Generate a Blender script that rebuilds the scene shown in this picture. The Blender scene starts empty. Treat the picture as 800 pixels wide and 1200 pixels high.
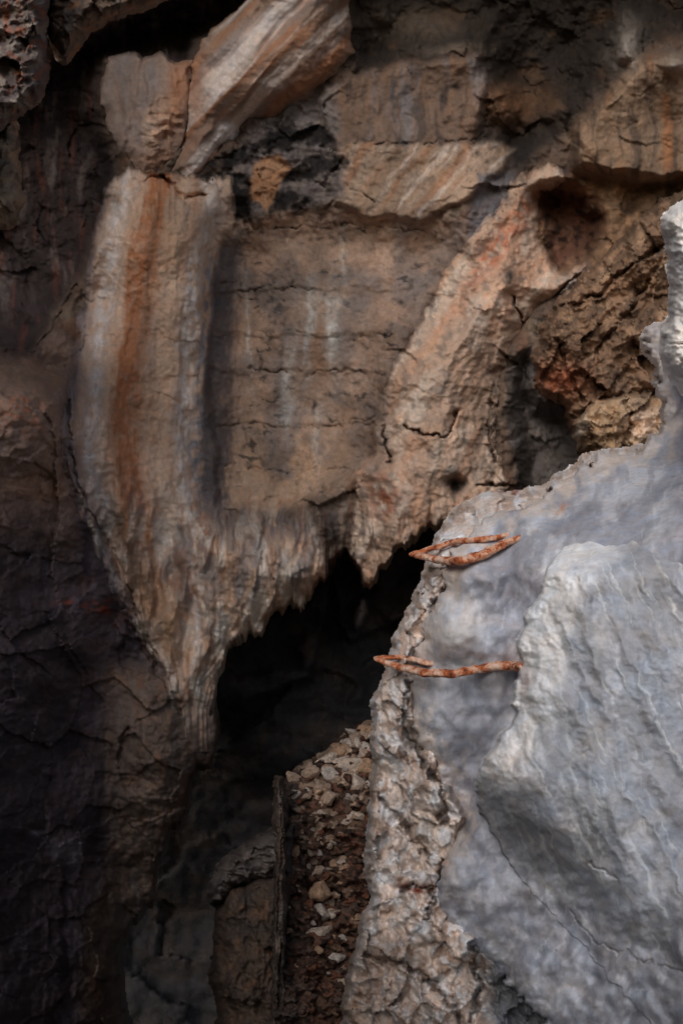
import bpy, math, random
import numpy as np

# ---------------------------------------------------------------- camera, light
F = 1166.7            # focal length in photo pixels (photo 800 x 1200)
scene = bpy.context.scene
cam_d = bpy.data.cameras.new('camera'); cam = bpy.data.objects.new('camera', cam_d)
scene.collection.objects.link(cam); scene.camera = cam
cam.location = (0, 0, 0); cam.rotation_euler = (math.radians(90), 0, 0)
cam_d.sensor_fit = 'VERTICAL'; cam_d.sensor_height = 36; cam_d.lens = 35
cam_d.clip_start = 0.05; cam_d.clip_end = 500

SUN_EL, SUN_AZ = 30, -22      # azimuth: 0 = straight behind the camera, negative = to its left
w = bpy.data.worlds.new('World'); scene.world = w; w.use_nodes = True
nt = w.node_tree; bg = nt.nodes['Background']
sky = nt.nodes.new('ShaderNodeTexSky'); sky.sky_type = 'NISHITA'; sky.sun_disc = False
sky.sun_elevation = math.radians(SUN_EL); sky.air_density = 1.0; sky.dust_density = 3.0
sdir = (math.sin(math.radians(SUN_AZ)) * math.cos(math.radians(SUN_EL)),
        -math.cos(math.radians(SUN_AZ)) * math.cos(math.radians(SUN_EL)),
        math.sin(math.radians(SUN_EL)))
sky.sun_rotation = math.atan2(sdir[0], sdir[1])
nt.links.new(sky.outputs[0], bg.inputs[0]); bg.inputs[1].default_value = 0.09
sl = bpy.data.lights.new('sun', 'SUN'); sl.energy = 1.55; sl.angle = math.radians(42)
sl.color = (1.0, 0.98, 0.96)
so = bpy.data.objects.new('sun', sl); scene.collection.objects.link(so)
so.rotation_euler = (math.radians(90 - SUN_EL), 0, math.radians(SUN_AZ)) 
from mathutils import Vector
so.rotation_euler = Vector(sdir).to_track_quat('Z', 'Y').to_euler()
scene.view_settings.view_transform = 'Standard'
scene.view_settings.look = 'None'
scene.view_settings.exposure = 0.1
scene.view_settings.gamma = 1.0
scene.cycles.max_bounces = 6
scene.cycles.use_denoising = True

# ---------------------------------------------------------------- noise helpers
def _hash(ix, iy, seed):
    h = (ix.astype(np.uint32) * np.uint32(374761393) + iy.astype(np.uint32) * np.uint32(668265263)
         + np.uint32((seed * 2246822519 + 12345) % 4294967296))
    h = (h ^ (h >> np.uint32(13))) * np.uint32(1274126177)
    h = (h ^ (h >> np.uint32(15))) * np.uint32(2246822519)
    return h ^ (h >> np.uint32(16))
def rnd(ix, iy, seed): return (_hash(ix, iy, seed) & np.uint32(0xffffff)).astype(np.float32) / 16777216.0
def pn(x, y, seed=0):
    x = x.astype(np.float32); y = y.astype(np.float32)
    x0 = np.floor(x); y0 = np.floor(y); fx = x - x0; fy = y - y0
    ix = x0.astype(np.int64); iy = y0.astype(np.int64)
    def g(i, j, dx, dy):
        a = rnd(i, j, seed) * np.float32(6.2831853)
        return np.cos(a) * dx + np.sin(a) * dy
    u = fx * fx * fx * (fx * (fx * 6 - 15) + 10); v = fy * fy * fy * (fy * (fy * 6 - 15) + 10)
    a = g(ix, iy, fx, fy); b = g(ix + 1, iy, fx - 1, fy)
    c = g(ix, iy + 1, fx, fy - 1); d = g(ix + 1, iy + 1, fx - 1, fy - 1)
    return 1.5 * ((a + u * (b - a)) * (1 - v) + (c + u * (d - c)) * v)
def fbm(x, y, o=5, seed=0, gain=.5, lac=2.03):
    s = 0; a = 1.0; t = 0
    for k in range(o):
        s = s + a * pn(x, y, seed + 17 * k); t += a * .7
        x = x * lac + 5.2; y = y * lac + 1.3; a *= gain
    return s / t
def ridged(x, y, o=4, seed=0, gain=.5):
    s = 0; a = 1.0; t = 0
    for k in range(o):
        s = s + a * (1 - np.abs(pn(x, y, seed + 31 * k)) * 2); t += a
        x = x * 2.1 + 3.1; y = y * 2.1 + 7.7; a *= gain
    return s / t
def worley(x, y, seed=0, jit=.9):
    ix = np.floor(x).astype(np.int64); iy = np.floor(y).astype(np.int64)
    d1 = np.full(x.shape, 9.0, np.float32); d2 = d1.copy(); cx = np.zeros(x.shape, np.int64); cy = cx.copy()
    ox = np.zeros(x.shape, np.float32); oy = ox.copy()
    for i in (-1, 0, 1):
        for j in (-1, 0, 1):
            a = ix + i; b = iy + j
            px = a + .5 + jit * (rnd(a, b, seed) - .5); py = b + .5 + jit * (rnd(a, b, seed + 7) - .5)
            dx = x - px; dy = y - py; d = np.sqrt(dx * dx + dy * dy).astype(np.float32)
            m = d < d1
            d2 = np.where(m, d1, np.minimum(d2, d))
            d1 = np.where(m, d, d1); cx = np.where(m, a, cx); cy = np.where(m, b, cy)
            ox = np.where(m, dx, ox); oy = np.where(m, dy, oy)
    return d1, d2, cx, cy, ox, oy
def facets(x, y, seed=0, tilt=1.0):
    """broken rock: every cell a tilted plane"""
    d1, d2, cx, cy, ox, oy = worley(x, y, seed)
    h = rnd(cx, cy, seed + 3) - .5
    return h + tilt * ((rnd(cx, cy, seed + 4) - .5) * ox * 2 + (rnd(cx, cy, seed + 5) - .5) * oy * 2), d2 - d1
def ss(a, b, x):
    t = np.clip((x - a) / (b - a), 0, 1); return t * t * (3 - 2 * t)
def gauss(u, v, cx, cy, rx, ry=None, rot=0):
    ry = ry or rx; c, s = math.cos(rot), math.sin(rot)
    a = ((u - cx) * c + (v - cy) * s) / rx; b = (-(u - cx) * s + (v - cy) * c) / ry
    return np.exp(-(a * a + b * b))
def seg_dist(u, v, pts, closed=False):
    P = [np.array(p, float) for p in pts]; n = len(P); d = np.full(u.shape, 1e9, np.float32)
    for k in range(n if closed else n - 1):
        a = P[k]; b = P[(k + 1) % n]; e = b - a; L = max(e @ e, 1e-6)
        t = np.clip(((u - a[0]) * e[0] + (v - a[1]) * e[1]) / L, 0, 1)
        d = np.minimum(d, np.hypot(u - a[0] - t * e[0], v - a[1] - t * e[1]))
    return d
GX = np.arange(-200, 1001, 3.0); GY = np.arange(-200, 1401, 3.0)
GU, GV = np.meshgrid(GX, GY)
_cache = {}
def sdf(poly, u, v):
    """signed distance to a closed outline, positive inside, read at (u, v)"""
    key = tuple(map(tuple, poly))
    if key not in _cache:
        d = seg_dist(GU, GV, poly, True); ins = np.zeros(GU.shape, bool); n = len(poly)
        for k in range(n):
            x1, y1 = poly[k]; x2, y2 = poly[(k + 1) % n]
            if y1 == y2: continue
            c = (y1 > GV) != (y2 > GV)
            ins ^= c & (GU < (x2 - x1) * (GV - y1) / (y2 - y1) + x1)
        _cache[key] = np.where(ins, d, -d).astype(np.float32)
    g = _cache[key]
    x = np.clip((u + 200) / 3.0, 0, g.shape[1] - 1.001); y = np.clip((v + 200) / 3.0, 0, g.shape[0] - 1.001)
    i = x.astype(int); j = y.astype(int); fx = x - i; fy = y - j
    return (g[j, i] * (1 - fx) + g[j, i + 1] * fx) * (1 - fy) + (g[j + 1, i] * (1 - fx) + g[j + 1, i + 1] * fx) * fy
def lines(u, v, pls, wid, warp=3.0, seed=5):
    """0..1 mask of thin wandering cracks"""
    m = np.zeros(u.shape, np.float32)
    uu = u + warp * fbm(u / 14, v / 14, 3, seed); vv = v + warp * fbm(u / 14, v / 14, 3, seed + 9)
    for pl in pls:
        xs = [p[0] for p in pl]; ys = [p[1] for p in pl]
        b = (u > min(xs) - 20) & (u < max(xs) + 20) & (v > min(ys) - 20) & (v < max(ys) + 20)
        if not b.any(): continue
        d = seg_dist(uu[b], vv[b], pl)
        wv = wid * (0.5 + 0.8 * rnd(np.floor(uu[b] / 9).astype(np.int64), np.floor(vv[b] / 9).astype(np.int64), seed))
        m[b] = np.maximum(m[b], np.exp(-(d / np.maximum(wv, .4)) ** 2))
    return m
GAIN = 1.95; DESAT = .2
def K(r, g, b, gain=None):
    """base colour from an 8-bit tone"""
    gain = gain or GAIN; c = np.array([r, g, b]) / 255.0
    c = np.where(c < .04045, c / 12.92, ((c + .055) / 1.055) ** 2.4)
    c = c * (1 - DESAT) + c.mean() * DESAT
    return np.clip(c * gain, 0, .82)
def mix(c, col, m): 
    m = np.clip(m, 0, 1)[..., None]; return c * (1 - m) + np.asarray(col) * m

# ---------------------------------------------------------------- object helpers
def tag(o, label=None, cat=None, group=None, kind=None):
    if label: o['label'] = label
    if cat: o['category'] = cat
    if group: o['group'] = group
    if kind: o['kind'] = kind
    return o
def empty(name, loc=(0, 0, 0)):
    o = bpy.data.objects.new(name, None); scene.collection.objects.link(o); o.location = loc; return o
def ray(u, v, d): return ((u - 400) / F * d, d, -(v - 600) / F * d)
def mesh_from(name, co, faces, mat, col=None, parent=None):
    me = bpy.data.meshes.new(name)
    n = len(co); me.vertices.add(n); me.vertices.foreach_set('co', np.ascontiguousarray(co, np.float32).ravel())
    m, k = faces.shape
    me.loops.add(m * k); me.polygons.add(m)
    me.polygons.foreach_set('loop_start', np.arange(0, m * k, k, dtype=np.int32))
    me.loops.foreach_set('vertex_index', np.ascontiguousarray(faces, np.int32).ravel())
    me.polygons.foreach_set('use_smooth', np.ones(m, bool))
    if col is not None:
        a = me.color_attributes.new('mineral', 'FLOAT_COLOR', 'POINT')
        a.data.foreach_set('color', np.concatenate([np.clip(col, .004, .85), np.ones((n, 1))], 1).astype(np.float32).ravel())
    me.materials.append(mat); me.update(); me.validate()
    o = bpy.data.objects.new(name, me); scene.collection.objects.link(o)
    if parent: o.parent = parent
    return o
def layer(name, box, step, fn, mat, parent=None):
    def axis(a, b, lo, hi):      # fine inside the view, coarse outside it
        t = np.arange(max(a, lo), min(b, hi) + step, step)
        if a < lo: t = np.concatenate([np.arange(a, lo - 4, 9.0), t])
        if b > hi: t = np.concatenate([t, np.arange(hi + 8, b, 9.0)])
        return t
    u = axis(box[0], box[2], -30, 840); v = axis(box[1], box[3], -30, 1230)
    U, V = np.meshgrid(u.astype(np.float32), v.astype(np.float32))
    D, C, keep = fn(U, V)
    co = np.stack([(U - 400) / F * D, D, -(V - 600) / F * D], -1)
    if parent: co = co - np.array(parent.location)
    h, wd = U.shape; idx = np.arange(h * wd).reshape(h, wd)
    q = np.stack([idx[:-1, :-1], idx[1:, :-1], idx[1:, 1:], idx[:-1, 1:]], -1).reshape(-1, 4)
    kq = (keep[:-1, :-1] & keep[1:, :-1] & keep[1:, 1:] & keep[:-1, 1:]).ravel()
    q = q[kq]; used = np.unique(q); rm = np.zeros(h * wd, np.int64); rm[used] = np.arange(len(used))
    return mesh_from(name, co.reshape(-1, 3)[used], rm[q], mat, C.reshape(-1, 3)[used], parent)

def rock_mat(name, scale=1.0, bump=.5, rough=.85, contrast=.45, spec=.3, vein=None, streak=None, speck=.3):
    m = bpy.data.materials.new(name); m.use_nodes = True; n = m.node_tree.nodes; l = m.node_tree.links
    b = n['Principled BSDF']; at = n.new('ShaderNodeAttribute'); at.attribute_name = 'mineral'
    tc = n.new('ShaderNodeTexCoord'); mp = n.new('ShaderNodeMapping'); l.new(tc.outputs['Object'], mp.inputs[0])
    mp.inputs['Scale'].default_value = (scale,) * 3
    def noise(sc, det=8, ro=.6, dist=0, src=None):
        t = n.new('ShaderNodeTexNoise'); t.inputs['Scale'].default_value = sc; t.inputs['Detail'].default_value = det
        t.inputs['Roughness'].default_value = ro; t.inputs['Distortion'].default_value = dist
        l.new((src or mp).outputs[0], t.inputs['Vector']); return t
    def rng(src, a, c, d, e):
        r = n.new('ShaderNodeMapRange'); r.inputs[1].default_value = a; r.inputs[2].default_value = c
        r.inputs[3].default_value = d; r.inputs[4].default_value = e; l.new(src, r.inputs[0]); return r.outputs[0]
    def mul(a, c):
        x = n.new('ShaderNodeMath'); x.operation = 'MULTIPLY'; l.new(a, x.inputs[0]); l.new(c, x.inputs[1]); return x.outputs[0]
    n1 = noise(3, 10, .65, .4); n2 = noise(26, 6, .6, .2); n3 = noise(90, 4, .6)
    f = mul(rng(n1.outputs[0], .3, .7, 1 - contrast, 1 + contrast * .7), rng(n2.outputs[0], .3, .7, 1 - contrast * .6, 1 + contrast * .5))
    # dark mineral specks
    v = n.new('ShaderNodeTexVoronoi'); v.inputs['Scale'].default_value = 22; l.new(mp.outputs[0], v.inputs['Vector'])
    sp = mul(rng(v.outputs['Distance'], .08, .25, 1, 0), rng(n1.outputs[0], .52, .62, 0, 1))
    s2 = n.new('ShaderNodeMath'); s2.operation = 'MULTIPLY_ADD'; l.new(sp, s2.inputs[0]); s2.inputs[1].default_value = -speck; s2.inputs[2].default_value = 1
    f = mul(f, s2.outputs[0])
    vm = n.new('ShaderNodeVectorMath'); vm.operation = 'SCALE'; l.new(at.outputs['Color'], vm.inputs[0]); l.new(f, vm.inputs['Scale'])
    # slight hue drift between warm and cool mineral
    mx = n.new('ShaderNodeMix'); mx.data_type = 'RGBA'; mx.blend_type = 'MULTIPLY'; l.new(vm.outputs[0], mx.inputs['A'])
    cr = n.new('ShaderNodeValToRGB'); cr.color_ramp.elements[0].position = .35; cr.color_ramp.elements[1].position = .65
    cr.color_ramp.elements[0].color = (1.12, .98, .86, 1); cr.color_ramp.elements[1].color = (.92, 1.0, 1.1, 1)
    n4 = noise(7, 5, .6, .8); l.new(n4.outputs[0], cr.inputs[0]); l.new(cr.outputs[0], mx.inputs['B']); mx.inputs['Factor'].default_value = .5
    l.new(mx.outputs['Result'], b.inputs['Base Color'])
    b.inputs['Roughness'].default_value = rough; b.inputs['Specular IOR Level'].default_value = spec
    rr = rng(n2.outputs[0], .3, .7, rough - .15, min(1, rough + .12)); l.new(rr, b.inputs['Roughness'])
    bp = n.new('ShaderNodeBump'); bp.inputs['Strength'].default_value = bump; bp.inputs['Distance'].default_value = .02 / scale
    ad = n.new('ShaderNodeMath'); ad.operation = 'MULTIPLY_ADD'; l.new(n3.outputs[0], ad.inputs[0]); ad.inputs[1].default_value = .45; l.new(n2.outputs[0], ad.inputs[2])
    l.new(ad.outputs[0], bp.inputs['Height']); l.new(bp.outputs[0], b.inputs['Normal'])
    return m

M_wall = rock_mat('limestone_wall', 1.0, .26, .85, .36)
M_dark = rock_mat('dark_limestone', .8, .7, .85, .35)
M_flow = rock_mat('flowstone', 1.0, .2, .72, .26, .3, speck=.2)
M_brown = rock_mat('brown_limestone', 1.4, .4, .85, .4)
M_pale = rock_mat('pale_rough_limestone', 2.2, .35, .9, .35, .12)
M_smooth = rock_mat('smooth_calcite', 2.0, .22, .8, .26, .2, speck=.3)
M_rub = rock_mat('rubble', 2.0, .8, .9, .5)

# ---------------------------------------------------------------- depth of the cave behind
def sheet(pts):      # helper: piecewise linear
    xs, ys = zip(*pts); return lambda t: np.interp(t, xs, ys).astype(np.float32)
def d_recess(U, V):
    D = 8.8 + .35 * fbm(U / 260, V / 260, 3, 3) + 1.2 * ss(800, 1080, V)
    wu = U + 7 * fbm(U / 30, V / 30, 4, 61); wv = V + 7 * fbm(U / 30, V / 30, 4, 62)
    slab = sdf([(200, 600), (392, 640), (386, 690), (374, 730), (372, 765), (366, 792), (330, 806), (290, 822), (252, 838), (180, 850)], wu, wv)
    D = D - .5 * ss(-2, 3, slab)
    s2 = sdf([(385, 600), (560, 560), (560, 700), (500, 712), (470, 730), (440, 742), (405, 752), (398, 735), (392, 700)], wu, wv)
    D = D - .35 * ss(-2, 3, s2)
    s3 = sdf([(440, 600), (560, 560), (560, 680), (500, 668), (470, 672), (462, 690), (440, 700)], wu, wv)
    D = D - .25 * ss(-2, 3, s3)
    s4 = sdf([(415, 700), (428, 698), (433, 715), (428, 735), (418, 738), (413, 725)], wu, wv)
    D = D - .25 * np.sqrt(np.clip(ss(-3, 12, s4), 0, 1))
    fa, e = facets(wu / 90, wv / 60, 15, .8)
    D = D + .2 * fa + .08 * fbm(U / 25, V / 25, 6, 8)
    return D, wu, wv, s4
def recess(U, V):
    D, wu, wv, s4 = d_recess(U, V)
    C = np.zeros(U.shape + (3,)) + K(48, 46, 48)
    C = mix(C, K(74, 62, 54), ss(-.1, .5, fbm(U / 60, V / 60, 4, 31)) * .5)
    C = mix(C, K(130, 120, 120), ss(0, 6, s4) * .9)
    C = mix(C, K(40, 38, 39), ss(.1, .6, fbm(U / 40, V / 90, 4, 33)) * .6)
    return D, C, np.ones(U.shape, bool)
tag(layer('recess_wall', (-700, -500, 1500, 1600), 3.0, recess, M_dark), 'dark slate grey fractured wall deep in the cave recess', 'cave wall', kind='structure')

W_POLY = [(-3000, -3000), (3000, -3000), (3000, 640), (640, 612), (560, 604), (520, 610), (498, 620), (484, 626), (472, 640), (462, 640), (452, 655), (440, 674),
          (430, 678), (424, 658), (412, 652), (402, 640), (392, 655), (385, 676), (372, 682), (362, 700), (350, 712), (338, 700), (325, 716), (312, 718),
          (302, 738), (284, 742), (268, 758), (258, 775), (252, 800), (248, 830), (252, 860), (244, 892), (228, 900), (216, 918), (216, 950),
          (196, 975), (184, 1010), (176, 1050), (150, 1085), (138, 1110), (140, 1150), (150, 1210), (160, 3000), (-3000, 3000)]
PANEL = [(235, 262), (300, 258), (330, 248), (430, 250), (500, 258), (545, 262), (540, 300), (500, 350), (470, 400), (455, 440), (442, 480), (440, 540), (400, 570), (360, 590), (250, 600), (240, 400)]
UPPER = [(372, 120), (410, 90), (470, 72), (560, 66), (572, 100), (560, 140), (556, 168), (600, 172), (590, 200), (540, 240), (500, 260), (420, 252), (390, 240), (395, 180)]
HOLE = [(600, 425), (626, 405), (628, 450), (640, 470), (668, 468), (690, 535), (720, 560), (700, 640), (600, 640), (604, 560), (598, 520), (590, 480)]
POCKET = [(618, 225), (650, 212), (690, 222), (710, 250), (708, 290), (680, 310), (655, 318), (640, 290), (625, 262)]
ULEFT = [(-180, 190), (20, 100), (60, 60), (110, 30), (200, -30), (330, -60), (300, 20), (235, 52), (225, 78), (125, 72), (118, 120), (140, 190), (130, 240), (108, 300), (60, 380), (40, 412), (-180, 440)]
PURPLE = [(-180, 430), (40, 412), (62, 385), (92, 400), (90, 470), (84, 520), (104, 580), (150, 690), (180, 770), (200, 810), (190, 880), (150, 960), (100, 1080), (90, 1380), (-180, 1380)]
CEIL = [(405, -180), (980, -180), (980, 20), (800, 40), (740, 60), (700, 110), (670, 150), (650, 170), (580, 190), (566, 110), (560, 66), (470, 72), (415, 95), (410, 30)]
BEDS = [[(255, 262), (330, 268), (420, 262), (500, 272)], [(262, 335), (300, 340), (340, 338), (400, 346)], [(292, 352), (330, 352)],
        [(285, 392), (340, 388), (402, 398), (460, 392)], [(290, 432), (320, 436), (360, 438), (400, 432), (450, 440)], [(375, 488), (400, 496), (440, 490)],
        [(260, 498), (330, 500), (440, 497)], [(262, 600), (300, 588), (345, 580), (382, 584)], [(380, 548), (440, 552)], [(250, 545), (330, 552), (380, 548)],
        [(405, 165), (450, 168), (500, 168), (530, 164), (598, 160)], [(402, 215), (440, 235), (480, 240)], [(560, 70), (572, 110), (568, 150), (556, 168)]]
COL = [(150, 196), (190, 200), (235, 205), (272, 205), (282, 250), (284, 300), (280, 360), (278, 430), (280, 490), (300, 540), (340, 575), (372, 600), (382, 640), (392, 690), (372, 710), (340, 740),
       (300, 765), (275, 790), (262, 830), (262, 880), (240, 905), (222, 880), (206, 835), (190, 795), (160, 745), (130, 690), (95, 610), (72, 545),
       (70, 500), (84, 420), (96, 350), (106, 280), (118, 225), (135, 205)]
LOBE = [(226, 78), (234, 52), (262, 26), (300, -6), (330, -40), (430, -60), (408, 10), (414, 62), (396, 84), (360, 118), (330, 134), (296, 142), (270, 168), (256, 186), (240, 205), (215, 214), (190, 206), (206, 180), (214, 150), (220, 110)]
LOB2 = [(122, 92), (128, 70), (150, 64), (168, 70), (186, 64), (204, 74), (228, 74), (224, 110), (218, 150), (210, 182), (192, 208), (160, 216), (146, 190), (134, 168), (124, 140), (118, 120)]
ARCH = [(596, 212), (640, 188), (662, 196), (668, 215), (632, 228), (632, 275), (655, 318), (690, 305), (690, 330), (665, 350), (640, 372), (622, 400), (600, 418), (586, 440), (580, 480), (585, 520),
        (600, 560), (610, 760), (402, 760), (412, 645), (412, 590), (416, 545), (436, 525), (446, 480), (452, 440), (478, 395), (505, 350), (530, 300), (556, 268), (585, 240)]
BROWN = [(628, 420), (640, 385), (660, 350), (690, 322), (716, 296), (745, 262), (790, 230), (3000, 215), (3000, 560), (760, 545), (735, 534), (700, 534), (684, 528), (676, 510), (666, 496), (668, 470), (650, 468), (630, 452)]
def d_base(U, V):
    left = ss(230, -150, U) * ss(330, 480, V)
    return 6.7 + .14 * fbm(U / 170, V / 170, 3, 45) - 2.0 * left + .5 * ss(760, 1100, V) * ss(60, 200, U) - .7 * ss(160, -180, V) * ss(0, 300, U)
def d_coarse(U, V, wu, wv):
    D = d_base(U, V)
    pan = sdf(PANEL, wu, wv); up = sdf(UPPER, wu, wv); ul = sdf(ULEFT, wu, wv); ce = sdf(CEIL, wu, wv)
    return D + .16 * ss(-8, 50, pan) * ss(600, 500, V) - .10 * ss(-6, 6, up) + .55 * ss(-12, 25, ul) + .42 * ss(-10, 60, ce)
def wall_core(U, V):
    n1 = fbm(U / 45, V / 45, 5, 41); n2 = fbm(U / 45, V / 45, 5, 42)
    wu = U + 8 * n1; wv = V + 8 * n2
    ju = U + 5 * fbm(U / 12, V / 40, 3, 43); jv = V + 13 * fbm(U / 15, V / 90, 4, 44)
    D = d_coarse(U, V, wu, wv)
    pan = sdf(PANEL, wu, wv); ul = sdf(ULEFT, wu, wv); pu = sdf(PURPLE, wu, wv); ce = sdf(CEIL, wu, wv); up = sdf(UPPER, wu, wv)
    hole = sdf(HOLE, wu, wv); pk = sdf(POCKET, wu, wv)
    D = D + .5 * ss(-6, 30, hole) + .5 * ss(-8, 25, pk)
    calm = np.clip(ss(-10, 20, pan) + .95 * ss(-10, 20, up) + .5 * ss(0, 60, pu), 0, 1)
    fa, ed = facets(wu / 48, wv / 36, 46, 1.0)
    fb, ed2 = facets(wu / 17, wv / 14, 47, 1.0)
    fl, _ = facets(wu / 80, wv / 90, 49, 1.0)
    calm = np.clip(calm + .9 * np.maximum.reduce([ss(-6, 22, sdf(COL, U, V)), ss(-6, 26, sdf(ARCH, wu, wv)) * (1 - .6 * ss(565, 590, wu) * ss(420, 460, V)), ss(-6, 20, sdf(LOBE, U, V))]), 0, 1)
    calm = np.maximum(calm, .8 * ss(-6, 14, sdf([(668, 150), (720, 95), (760, 60), (980, 80), (980, 215), (760, 215), (700, 210), (672, 200)], wu, wv)))
    rough = 1 - .94 * calm
    D = D + rough * (.065 * fa + .012 * fb) * (1 - .5 * ss(0, 20, ce)) + .10 * fl * ss(0, 40, pu) + (.014 + .036 * rough) * fbm(U / 22, V / 22, 6, 48)
    D = D + .008 * fbm(U / 7, V / 7, 4, 50)
    # rounded bulges of the left wall, its vertical pillar low down
    D = D - .35 * gauss(U, V, 40, 480, 55, 90) - .25 * gauss(U, V, 45, 760, 70, 60) - .45 * gauss(U, V, 190, 900, 45, 130) - .2 * gauss(U, V, 110, 1150, 30, 120)
    D = D - .18 * gauss(U, V, 20, 398, 30, 18) + .2 * gauss(U, V, 60, 430, 30, 14)
    # boulders lodged under the ceiling and grey slab
    D = D - .30 * gauss(wu, wv, 600, 122, 40, 24, .2) - .22 * gauss(wu, wv, 650, 130, 16, 20) - .2 * gauss(wu, wv, 560, 235, 34, 60, .5)
    D = D - .25 * gauss(wu, wv, 735, 50, 18, 36) - .2 * gauss(wu, wv, 790, 72, 16, 14)
    tr = sdf([(668, 150), (720, 95), (760, 60), (980, 80), (980, 215), (760, 215), (700, 210), (672, 200)], wu, wv)
    D = D - .3 * ss(-6, 14, tr)
    b = lines(U, V, BEDS, 1.0, 5.0) * ss(-.35, .25, fbm(U / 26, V / 26, 3, 78))
    D = D + .03 * b
    step = (ss(336, 342, wv) + ss(434, 440, wv) + ss(494, 500, wv) + ss(390, 396, wv)) * ss(0, 10, pan)
    D = D + .018 * step
    # drip flutes along the lower lip
    lip = ss(560, 620, V) * ss(230, 260, U) * ss(420, 800, 1400 - V)
    D = D - .09 * lip * ridged(wu / 30, wv / 110, 3, 52)
    cr = lines(U, V, [[(80, 470), (82, 530), (100, 590), (128, 640), (150, 690), (165, 735), (185, 775)], [(150, 730), (172, 765), (184, 778)], [(0, 410), (40, 412), (62, 385), (92, 330)],
                      [(200, 790), (205, 815), (212, 835)], [(140, 900), (142, 870), (150, 855)], [(0, 640), (30, 655)], [(190, 205), (215, 232), (240, 228)]], 2.6, 4)
    D = D + .07 * cr
    d = sdf(W_POLY, ju, jv)
    D = D - .12 * (1 - np.exp(-np.maximum(d, 0) / 14)) + 2.2 * ss(0, -7, d)
    # ---- minerals, with the ceiling shade painted in
    st = fbm(wu / 11, wv / 170, 4, 53); st2 = fbm(wu / 34, wv / 260, 4, 54); bl = fbm(U / 50, V / 50, 5, 55); fine = fbm(U / 12, V / 12, 4, 56)
    C = np.zeros(U.shape + (3,)) + K(78, 62, 52)
    C = mix(C, K(100, 84, 70), ss(0, .5, bl)); C = mix(C, K(88, 60, 44), ss(.25, .6, fbm(U / 35, V / 60, 4, 57)) * .7)
    C = mix(C, K(40, 35, 34), ss(.1, .5, fbm(U / 60, V / 60, 5, 58)) * .7)
    # ceiling, its shade deepened in the dark colour; upper left
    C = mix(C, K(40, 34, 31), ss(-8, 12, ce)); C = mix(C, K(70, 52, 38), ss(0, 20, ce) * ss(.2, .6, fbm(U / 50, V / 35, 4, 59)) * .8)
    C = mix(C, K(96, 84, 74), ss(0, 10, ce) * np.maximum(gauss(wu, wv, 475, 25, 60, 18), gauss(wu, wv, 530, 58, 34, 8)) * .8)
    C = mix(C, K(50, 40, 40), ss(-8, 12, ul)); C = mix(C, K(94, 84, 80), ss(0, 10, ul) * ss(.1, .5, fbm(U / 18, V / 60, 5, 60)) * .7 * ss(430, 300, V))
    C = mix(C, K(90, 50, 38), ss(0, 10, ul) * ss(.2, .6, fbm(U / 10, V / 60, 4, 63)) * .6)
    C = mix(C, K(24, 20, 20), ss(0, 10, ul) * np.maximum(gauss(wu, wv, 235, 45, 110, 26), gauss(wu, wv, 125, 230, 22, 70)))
    # upper panels, striped
    u1 = ss(-6, 6, up)
    C = mix(C, K(96, 77, 65), u1); C = mix(C, K(92, 88, 90), u1 * ss(0, .4, st2) * .8); C = mix(C, K(108, 80, 58), u1 * ss(.1, .5, st) * .7)
    C = mix(C, K(44, 40, 40), u1 * ss(.15, .5, fbm(wu / 20, wv / 90, 4, 64)) * .6)
    band = u1 * ss(165, 172, wv)
    C = mix(C, K(140, 118, 98), band * .6); 
    slu = wu + (wv - 170) * .8
    C = mix(C, K(156, 144, 136), band * ss(.1, .5, fbm(slu / 12, wv / 120, 4, 65)) * .7); C = mix(C, K(122, 84, 56), band * ss(.1, .5, fbm(slu / 16, wv / 120, 4, 66)) * .7)
    C = mix(C, K(84, 66, 54), u1 * ss(235, 250, wv) * .5)
    # bedded panel
    p1 = ss(-8, 8, pan)
    C = mix(C, K(138, 112, 94), p1); C = mix(C, K(146, 117, 90), p1 * ss(440, 560, V) * .7); C = mix(C, K(92, 84, 82), p1 * ss(-.1, .5, fbm(wu / 50, wv / 60, 4, 67)) * .7)
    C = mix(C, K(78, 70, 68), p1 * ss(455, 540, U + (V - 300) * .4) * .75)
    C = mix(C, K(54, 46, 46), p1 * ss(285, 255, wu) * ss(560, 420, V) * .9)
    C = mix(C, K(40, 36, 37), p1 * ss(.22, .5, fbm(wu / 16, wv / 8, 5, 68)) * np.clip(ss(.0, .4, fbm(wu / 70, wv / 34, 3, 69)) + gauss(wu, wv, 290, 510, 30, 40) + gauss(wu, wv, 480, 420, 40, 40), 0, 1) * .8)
    wh = np.maximum(gauss(wu, wv, 362, 385, 6, 50, .06), gauss(wu, wv, 388, 385, 8, 42, -.02)); wh = np.maximum(wh, gauss(wu, wv, 378, 352, 20, 8))
    wh = np.maximum(wh, .7 * gauss(wu, wv, 291, 385, 3.5, 50)); wh = np.maximum(wh, .6 * gauss(wu, wv, 401, 290, 4.5, 46)); wh = np.maximum(wh, .5 * gauss(wu, wv, 340, 450, 8, 50, .1))
    wh = np.maximum(wh, .5 * gauss(wu, wv, 372, 480, 6, 50))
    C = mix(C, K(120, 112, 108), p1 * gauss(wu, wv, 372, 390, 46, 90) * .35); C = mix(C, K(182, 174, 170), wh * np.clip(.7 + .9 * st + .6 * fine, 0, 1)); C = mix(C, K(140, 100, 66), gauss(wu, wv, 374, 420, 9, 56) * .6)
    C = mix(C, K(30, 27, 28), b * ss(-.3, .3, fbm(U / 20, V / 20, 3, 70)) * .8)
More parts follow.
